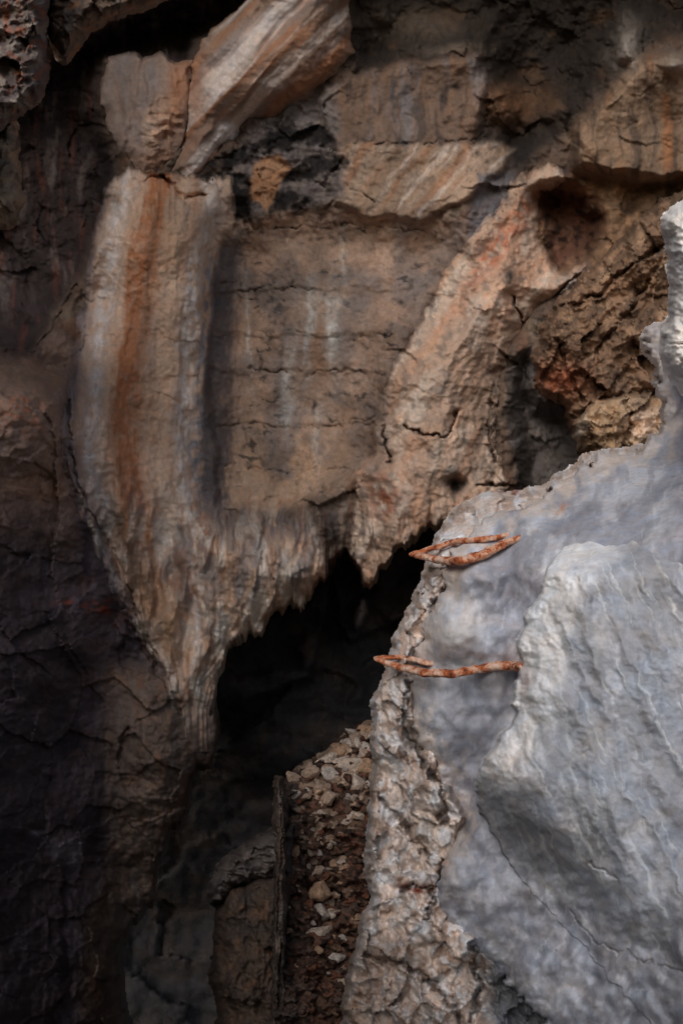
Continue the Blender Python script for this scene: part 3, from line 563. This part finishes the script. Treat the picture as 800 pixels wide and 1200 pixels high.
def ridge(U, V):
    wu = U + 6 * fbm(U / 22, V / 22, 5, 241); wv = V + 6 * fbm(U / 22, V / 22, 5, 242); d = sdf(RIDGE, wu, wv)
    D = 2.34 - .00030 * (U - 620) + .65 * ss(680, 540, V) - .05 * ss(900, 1200, V)
    a, b = wu * .9 - wv * .42, wu * .42 + wv * .9     # drapes run down to the right
    D = D - .03 * ridged(a / 60, b / 200, 2, 243) * ss(0, 60, d) + .016 * fbm(a / 70, b / 160, 2, 244) - .003 * fbm(a / 14 + .8 * fbm(U / 50, V / 50, 2, 257), b / 150, 3, 245)
    D = D + .010 * fbm(U / 22, V / 18, 5, 247) * ss(50, 5, d) - .0012 * fbm(U / 6, V / 6, 4, 258)
    r = .13 * (1 - np.exp(-np.maximum(d, 0) / 36)); D = D - r
    df = d_face(U, V, U, V, d * 0 + 60); k = ss(890, 1040, V + .5 * (600 - U))
    D = D * (1 - k) + (df - .006 - .13 * ss(0, 190, d)) * k + .5 * ss(0, -7, d)
    cr = lines(U, V, [[(670, 1070), (700, 1108), (745, 1122), (800, 1140)], [(690, 1010), (720, 1030)]], 1.6, 6, 3); D = D + .010 * cr
    st = fbm(a / 8, b / 110, 5, 248)
    C = np.zeros(U.shape + (3,)) + KP(142, 146, 154)
    C = mix(C, KP(132, 132, 136), ss(0, .5, fbm(U / 60, V / 60, 5, 249)) * .7); C = mix(C, KP(176, 179, 186), ss(.0, .5, fbm(a / 30 + fbm(U / 40, V / 40, 3, 256), b / 100, 5, 250)) * .6)
    C = mix(C, KP(236, 238, 242), ss(66, 8, d + 26 * fbm(U / 30, V / 30, 4, 251)) * ss(960, 880, V) * .95)  # brightness of the lit ridge edge painted as white
    C = mix(C, KP(190, 200, 212), ss(.28, .55, st) * .5); C = mix(C, KP(146, 138, 128), ss(.1, .5, fbm(U / 40, V / 70, 4, 252)) * .3); C = mix(C, KP(186, 164, 140), gauss(wu, wv, 590, 890, 22, 26) * .6)
    C = mix(C, KP(110, 96, 80), gauss(wu, wv, 596, 848, 9, 14) * .6)
    C = mix(C, KP(240, 242, 246), ss(58, 8, d + 30 * fbm(U / 26, V / 26, 5, 251)) * ss(980, 860, V) * .9)  # second white pass for the light along the edge
    C = mix(C, KP(140, 96, 70), (gauss(U, V, 616, 795, 7, 16) + gauss(U, V, 612, 640, 6, 8)) * .5)
    Cf = face(U, V)[1]; C = mix(C, Cf, k * (1 - ss(0, 90, d + 20 * fbm(U / 30, V / 30, 4, 259))))
    sm = np.zeros(U.shape, np.float32)
    for pl in ([(655, 905), (672, 950), (682, 1010)], [(690, 900), (700, 960), (706, 1040)], [(668, 895), (690, 980)], [(640, 760), (662, 830), (668, 880)], [(585, 920), (610, 985), (650, 1060)], [(625, 960), (650, 1020), (690, 1090)]):
        sm = np.maximum(sm, lines(U, V, [pl], 2.2, 5, 4))
    C = mix(C, KP(190, 200, 214), sm * .4); C = mix(C, KP(104, 100, 98), cr * .5)
    return D, C, d > -8
layer('pale_ridge', (540, 540, 1500, 1500), 1.3, ridge, M_smooth, pillar)
STRIP = [(3000, -400), (1000, 120), (860, 215), (800, 242), (786, 248), (778, 258), (782, 282), (786, 312), (790, 340), (788, 368), (780, 388), (777, 412), (780, 430), (790, 446), (806, 462), (850, 520), (900, 640), (960, 900), (3000, 1200)]
def strip(U, V):
    wu = U + 4 * fbm(U / 18, V / 18, 5, 261); wv = V + 4 * fbm(U / 18, V / 18, 5, 262); d = sdf(STRIP, wu, wv)
    D = 2.35 - .0006 * np.clip(U - 800, 0, 700) + .02 * fbm(U / 30, V / 30, 4, 263) + .012 * fbm(U / 9, V / 9, 5, 264) + .02 * lines(U, V, [[(776, 405), (800, 402), (830, 408)]], 1.5, 3)
    D = plunge(D, d, 30, .2, .6, 6)
    C = np.zeros(U.shape + (3,)) + KP(196, 190, 182); C = mix(C, KP(160, 156, 152), ss(0, .5, fbm(U / 20, V / 24, 5, 265)) * .6)
    return D, C, d > -7
tag(layer('white_rock', (760, -100, 1500, 960), 1.3, strip, M_smooth), 'bright white rounded rock at the right edge above the grey ledge', 'rock')

# ---------------------------------------------------------------- rusty rungs
def val(fn, u, v):
    U = np.array([[u]], np.float32); V = np.array([[v]], np.float32); return float(fn(U, V)[0][0, 0])
def rust_mat():
    m = bpy.data.materials.new('scaly_rust'); m.use_nodes = True; n = m.node_tree.nodes; l = m.node_tree.links; b = n['Principled BSDF']
    tc = n.new('ShaderNodeTexCoord'); t = n.new('ShaderNodeTexNoise'); t.inputs['Scale'].default_value = 34; t.inputs['Detail'].default_value = 8; t.inputs['Roughness'].default_value = .65; l.new(tc.outputs['Object'], t.inputs['Vector'])
    t2 = n.new('ShaderNodeTexNoise'); t2.inputs['Scale'].default_value = 220; t2.inputs['Detail'].default_value = 5; l.new(tc.outputs['Object'], t2.inputs['Vector'])
    cr = n.new('ShaderNodeValToRGB'); e = cr.color_ramp; e.elements[0].position = .33; e.elements[0].color = (.07, .018, .010, 1); e.elements[1].position = .60; e.elements[1].color = (.72, .50, .40, 1)
    for p, c in ((.40, (.30, .075, .028, 1)), (.46, (.50, .15, .055, 1)), (.51, (.60, .33, .22, 1))):
        x = e.elements.new(p); x.color = c
    l.new(t.outputs[0], cr.inputs[0]); l.new(cr.outputs[0], b.inputs['Base Color']); b.inputs['Roughness'].default_value = .9
    bp = n.new('ShaderNodeBump'); bp.inputs['Strength'].default_value = .8; bp.inputs['Distance'].default_value = .004; l.new(t2.outputs[0], bp.inputs['Height']); l.new(bp.outputs[0], b.inputs['Normal'])
    return m
M_rust = rust_mat()
def tube(name, pts, rad, mat, seed, parent=None):
    P = [np.array(p) for p in pts]; C = []; R = []
    for k in range(len(P) - 1):
        n = max(2, int(np.linalg.norm(P[k + 1] - P[k]) / .0022))
        for i in range(n + (k == len(P) - 2)):
            t = i / n; C.append(P[k] * (1 - t) + P[k + 1] * t); R.append(rad[k] * (1 - t) + rad[k + 1] * t)
    R[0] = R[-1] = .001; R[1] *= .6; R[-2] *= .6
    C = np.array(C); ker = np.hanning(9); ker /= ker.sum()
    Cs = C.copy()
    for a in range(3): Cs[4:-4, a] = np.convolve(C[:, a], ker, 'valid')
    C = Cs; n = len(C); T = np.gradient(C, axis=0); T /= np.linalg.norm(T, axis=1)[:, None]
    s = np.arange(n) * .0022; wob = np.stack([fbm(s / .05, s * 0 + 3.3 + k, 3, seed + k) for k in range(3)], 1) * .003
    C = C + wob
    up = np.array([0, 0, 1.0]); S = np.cross(T, up); S /= np.linalg.norm(S, axis=1)[:, None]; Np = np.cross(S, T); k = 20; co = []
    for j in range(k):
        a = 2 * math.pi * j / k
        rr = np.array(R) * (1 + .22 * fbm(s / .03, s * 0 + math.cos(a) * 1.2, 4, seed + 5) + .16 * fbm(s / .008, s * 0 + math.sin(a) * 2, 4, seed + 6))
        co.append(C + (S * math.cos(a) * 1.2 + Np * math.sin(a) * .72) * rr[:, None])
    co = np.stack(co, 1).reshape(-1, 3); i = np.arange(n - 1)[:, None] * k; j = np.arange(k)[None]; j2 = (j + 1) % k
    f = np.stack([i + j, i + j2, i + k + j2, i + k + j], -1).reshape(-1, 4)
    c0, c1 = len(co), len(co) + 1; co = np.vstack([co, C[0], C[-1]]); jj = np.arange(k)
    return co, f, [(c0, int((q + 1) % k), int(q), int(q)) for q in jj], n, k
def rung(pts, rad, seed, label):
    base = np.array(pts[-1]); o = None
    co, f, _, n, k = tube('rung', [np.array(p) - base for p in pts], rad, M_rust, seed)
    o = mesh_from('iron_rung', co, f, M_rust); o.location = base
    return tag(o, label, 'rung', 'rusty rungs fixed in the pillar')
def surf(u, v):
    return min(val(rim, u, v) if u > 400 else 9, val(face, u, v), val(ridge, u, v) if u > 560 else 9)
def path(pp): return [ray(u, v, surf(u, v) + e if e is not None and abs(e) < 1 else e) for u, v, e in pp]
rung(path([(600, 627, .02), (584, 630, -.012), (556, 632, -.03), (528, 636, -.05), (483, 650, 2.84), (512, 656, 2.74), (540, 658, 2.62), (566, 649, -.05), (590, 637, -.028), (612, 630, .02)]), [.010, .011, .011, .012, .010, .014, .0165, .0165, .015, .013], 301, 'upper rusty iron rung, a narrow pointed loop with an orange underside')
rung(path([(512, 779, .03), (500, 777, -.015), (486, 773, -.03), (470, 770, 2.80), (441, 772, 2.80), (470, 782, 2.74), (500, 789, 2.62), (530, 789, 2.58), (560, 784, -.03), (586, 780, -.035), (604, 781, -.02), (616, 782, .03)]), [.010, .011, .011, .010, .009, .013, .015, .015, .015, .017, .017, .014], 311, 'lower rusty iron rung, longer and nearly level, flaking where it enters the rock')

# ---------------------------------------------------------------- rubble slope and the rocks left of it
RUB = [(326, 940), (336, 918), (352, 902), (380, 888), (398, 872), (416, 856), (440, 848), (560, 820), (560, 1390), (322, 1390), (322, 1100)]
def d_rub(V): return np.interp(V, [820, 860, 930, 1200, 1400], [6.9, 6.6, 5.9, 4.3, 3.7]).astype(np.float32)
def rubble(U, V):
    wu = U + 3 * fbm(U / 12, V / 12, 3, 321); wv = V + 3 * fbm(U / 12, V / 12, 3, 322); d = sdf(RUB, wu, wv)
    D = d_rub(V); sc = 8.0
    d1, d2, cx, cy, ox, oy = worley(wu / 10, wv / 7, 323); e1, e2, ex, ey, _, _ = worley(wu / 4.6, wv / 3.4, 324)
    D = D + .16 * fbm(U / 34, V / 26, 4, 330) - .10 * np.sqrt(np.clip(1 - d1 * d1 * 1.4, 0, 1)) * rnd(cx, cy, 325) - .03 * np.sqrt(np.clip(1 - e1 * e1 * 1.6, 0, 1)) * rnd(ex, ey, 326) + .05 * fbm(U / 20, V / 20, 3, 327)
    D = D + 1.0 * ss(0, -6, d)
    r = rnd(ex, ey, 328); r2 = rnd(cx, cy, 329)
    C = np.zeros(U.shape + (3,)) + K(80, 58, 46)
    C = mix(C, K(98, 62, 46), (r > .75) * .9); C = mix(C, K(38, 26, 20), (r < .3) * .9); C = mix(C, K(150, 128, 108), (r2 > .55 + .3 * ss(930, 990, V)) * .8 * ss(1180, 900, V)); C = mix(C, K(66, 60, 58), ss(370, 335, U) * .6)
    return D, C, d > -7
tag(layer('rubble_bed', (310, 810, 560, 1390), 1.2, rubble, M_rub), 'dark rust brown gravel and soil of the rubble slope', 'gravel', kind='stuff')
def plainrock(poly, D0, tones, seed, tv=0, tu=0, amp=1.0, sx=20, sy=30, c=(280, 1100), bulge=.3, deep=1.2, r=30):
    def f(U, V):
        wu = U + 4 * fbm(U / 18, V / 22, 4, seed); wv = V + 4 * fbm(U / 18, V / 22, 4, seed + 1); d = sdf(poly, wu, wv)
        D = D0 + tu * (U - c[0]) + tv * (V - c[1]); fa, ed = facets(wu / (sx * 1.4), wv / (sy * 1.4), seed + 2)
        D = D + amp * (.06 * fa - .06 * ridged(wu / sx, wv / sy, 4, seed + 3) + .02 * fbm(U / 7, V / 9, 4, seed + 4)); D = plunge(D, d, r, bulge, deep, 6)
        C = np.zeros(U.shape + (3,)) + tones[0]; C = mix(C, tones[1], ss(-.1, .4, fbm(wu / sx, wv / sy, 5, seed + 5))); C = mix(C, tones[2], ss(.05, .5, fbm(U / 16, V / 22, 5, seed + 6)) * .8)
        return D, C, d > -7
    return f
tag(layer('rock_shoulder', (225, 1010, 345, 1390), 1.3, plainrock([(256, 1100), (258, 1060), (272, 1042), (300, 1030), (340, 1020), (340, 1380), (230, 1380), (250, 1240), (262, 1190), (252, 1150)], 5.15, (K(66, 53, 44), K(52, 44, 40), K(82, 60, 44)), 341, tv=-.0012, sx=30, sy=50), M_brown),
    'brown rounded rock shoulder at the bottom, left of the fluted rib', 'rock')
tag(layer('grey_rock', (235, 960, 345, 1070), 1.3, plainrock([(248, 1045), (256, 1020), (276, 1000), (300, 988), (320, 976), (342, 966), (342, 1024), (300, 1034), (276, 1042), (262, 1058), (252, 1058)], 5.3, (K(74, 68, 66), K(58, 52, 50), K(96, 88, 84)), 351, sx=26, sy=9, r=16, bulge=.25), M_pale),
    'grey layered rock lump resting above the brown rock shoulder', 'rock')
tag(layer('rock_rib', (305, 900, 345, 1390), 1.0, plainrock([(326, 915), (332, 930), (333, 1010), (334, 1120), (338, 1380), (308, 1380), (318, 1200), (321, 1100), (324, 1000), (325, 950)], 4.7, (K(70, 57, 48), K(50, 42, 38), K(92, 82, 74)), 361, tv=-.0022, sx=4, sy=90, r=6, bulge=.08, amp=1.0, c=(325, 1060), deep=1.0), M_brown),
    'narrow brown fluted rib of rock standing along the left edge of the rubble', 'rock')

# stones on the slope
rng = random.Random(5)
def stone_mesh(seed, mat, tone):
    import bmesh
    bm = bmesh.new(); bmesh.ops.create_icosphere(bm, subdivisions=4, radius=1.0)
    co = np.array([v.co[:] for v in bm.verts]); bm.verts.ensure_lookup_table()
    r = np.random.RandomState(seed); 
    # cut by a few planes for broken faces, then roughen
    for k in range(9):
        nrm = r.normal(size=3); nrm /= np.linalg.norm(nrm); c = r.uniform(.42, .8); dd = co @ nrm; co = co - np.clip(dd - c, 0, None)[:, None] * nrm * .9
    n = fbm(co[:, 0] * 2.2 + seed, co[:, 1] * 2.2 + co[:, 2] * 1.7, 4, seed); co = co * (1 + .13 * n[:, None])
    co = co * np.array([1, r.uniform(.7, 1), r.uniform(.5, .75)])
    f = np.array([[v.index for v in p.verts] for p in bm.faces]); bm.free()
    cl = np.zeros((len(co), 3)) + tone; cl = cl * (1 + .3 * fbm(co[:, 0] * 3, co[:, 2] * 3 + co[:, 1], 4, seed + 2))[:, None]
    o = mesh_from('loose_stone', co, f, mat, cl); return o
PALE = [(345, 912, 12), (365, 905, 16), (382, 893, 15), (398, 884, 14), (413, 872, 17), (428, 862, 15), (436, 880, 12), (408, 896, 18), (425, 900, 16), (388, 908, 15), (376, 922, 14), (402, 915, 13), (420, 918, 14),
        (436, 905, 10), (345, 930, 10), (360, 933, 9), (385, 934, 11), (415, 936, 10), (348, 1002, 20), (338, 985, 10), (362, 995, 13), (372, 1022, 18), (362, 1016, 9), (376, 1046, 15), (374, 1068, 14), (388, 1060, 9), (383, 1072, 8),
        (376, 1092, 12), (388, 1106, 12), (394, 1122, 9), (402, 1136, 9), (400, 1150, 8), (424, 1090, 9), (418, 1075, 7), (340, 1062, 9), (342, 1088, 8)]
base_p = stone_mesh(11, M_rub, K(150, 128, 110)); variants_p = [base_p.data] + []
for s in (12, 13, 14, 15):
    t = stone_mesh(s, M_rub, [K(170, 146, 126), K(176, 158, 144), K(156, 124, 96), K(168, 158, 150)][s - 12]); variants_p.append(t.data); bpy.data.objects.remove(t)
variants_b = []
for s in (21, 22, 23, 24):
    t = stone_mesh(s, M_rub, [K(104, 78, 60), K(106, 64, 44), K(88, 70, 60), K(70, 50, 40)][s - 21]); variants_b.append(t.data); bpy.data.objects.remove(t)
def put(o, me, u, v, r, label, group):
    o.data = me; d = val(rubble, u, v) + r / F * 5 * .25; o.location = ray(u, v, d); s = r / F * d
    s *= 1.22; o.scale = (s * rng.uniform(.85, 1.35), s * rng.uniform(.7, 1.1), s * rng.uniform(.8, 1.3)); o.rotation_euler = (rng.uniform(-.6, .2), rng.uniform(-.5, .5), rng.uniform(0, 6.28))
    return tag(o, label, 'stone', group)
for k in range(90):
    v = 1150 - 300 * rng.random() ** .6
    lo_u = max(345, 345 + (930 - v) * .9); hi_u = 440 if v < 960 else 405
    if lo_u < hi_u: PALE.append((rng.uniform(lo_u, hi_u), v, rng.uniform(4, 10) if v < 960 else rng.uniform(3, 7)))
for i, (u, v, r) in enumerate(PALE):
    o = base_p if i == 0 else base_p.copy()
    if i: scene.collection.objects.link(o)
    if v < 940: lb = 'pale angular stone in the heap at the top of the rubble slope'
    elif v < 1010: lb = 'large pale stone beside the top of the fluted rib'
    else: lb = 'pale stone in the trail running down the middle of the rubble'
    if r == 20: lb = 'largest pale stone, against the fluted rib at the left edge of the rubble'
    put(o, variants_p[i % 5], u, v, r, lb, 'pale stones on the rubble slope')
for i in range(210):
    v = rng.uniform(930, 1210); u = rng.uniform(338, 442); r = rng.uniform(2.5, 7) * rng.uniform(.6, 1.2)
    o = base_p.copy(); scene.collection.objects.link(o)
    put(o, variants_b[rng.randrange(4)], u, v, r, 'small rust brown stone lying on the dark gravel of the slope', 'brown stones on the rubble slope')

# ---------------------------------------------------------------- cave floor, and unseen rock added round the camera to shade the view
def shell(name, corners, nx, ny, amp, seed, mat, tone, label):
    a, b, c, d = [np.array(p, float) for p in corners]; s, t = np.meshgrid(np.linspace(0, 1, nx), np.linspace(0, 1, ny))
    P = (a * (1 - s[..., None]) + b * s[..., None]) * (1 - t[..., None]) + (d * (1 - s[..., None]) + c * s[..., None]) * t[..., None]
    nrm = np.cross(b - a, d - a); nrm /= np.linalg.norm(nrm); h = amp * (fbm(s * 4 + seed, t * 5, 5, seed) + .4 * facets(s * 9, t * 9, seed + 1)[0])
    P = P + h[..., None] * nrm; idx = np.arange(nx * ny).reshape(ny, nx)
    q = np.stack([idx[:-1, :-1], idx[:-1, 1:], idx[1:, 1:], idx[1:, :-1]], -1).reshape(-1, 4)
    cl = np.zeros((nx * ny, 3)) + tone; cl = cl * (1 + .3 * fbm(s * 9, t * 9, 4, seed + 3)).reshape(-1, 1)
    return tag(mesh_from(name, P.reshape(-1, 3), q, mat, cl), label, 'cave', kind='structure')
shell('shade_ceiling', [(-6, 3.4, 4.75), (7, 3.4, 4.75), (7, 9.5, 3.9), (-6, 9.5, 3.9)], 140, 80, .15, 401, M_dark, K(90, 76, 66), 'unseen rough rock ceiling added above the wall to shade its top')  # added out of view, its front edge shades the upper wall
shell('shade_side_wall', [(-3.6, -2.0, -8), (-2.9, 6.0, -8), (-2.9, 6.0, 4.4), (-3.6, -2.0, 2.2)], 120, 120, .3, 411, M_dark, K(80, 70, 66), 'unseen rough side wall added on the left to shade the lower left')  # added out of view to keep the lower left in shade
shell('cave_floor', [(-9, -4, -8.4), (8, -4, -8.4), (8, 18, -9), (-9, 18, -9)], 120, 120, .25, 421, M_dark, K(34, 28, 26), 'dark rocky floor of the cave far below')
shell('shade_mouth_wall', [(-9, -2.4, -8), (-3.3, -2.0, -8), (-3.0, -2.0, 3.1), (-9, -2.4, 4.4)], 120, 120, .3, 431, M_dark, K(80, 70, 66), 'unseen rough rock wall added behind the viewpoint on the left to block light')  # added behind the camera, keeps sun off the low left parts
shell('shade_mouth_sill', [(-3.6, -2.1, -8.3), (.6, -1.6, -8.3), (.6, -1.6, .2), (-3.6, -2.1, 2.2)], 120, 120, .2, 441, M_dark, K(80, 70, 66), 'unseen rock sill added behind the viewpoint to block low light')  # added behind the camera, stops low rays reaching the recess
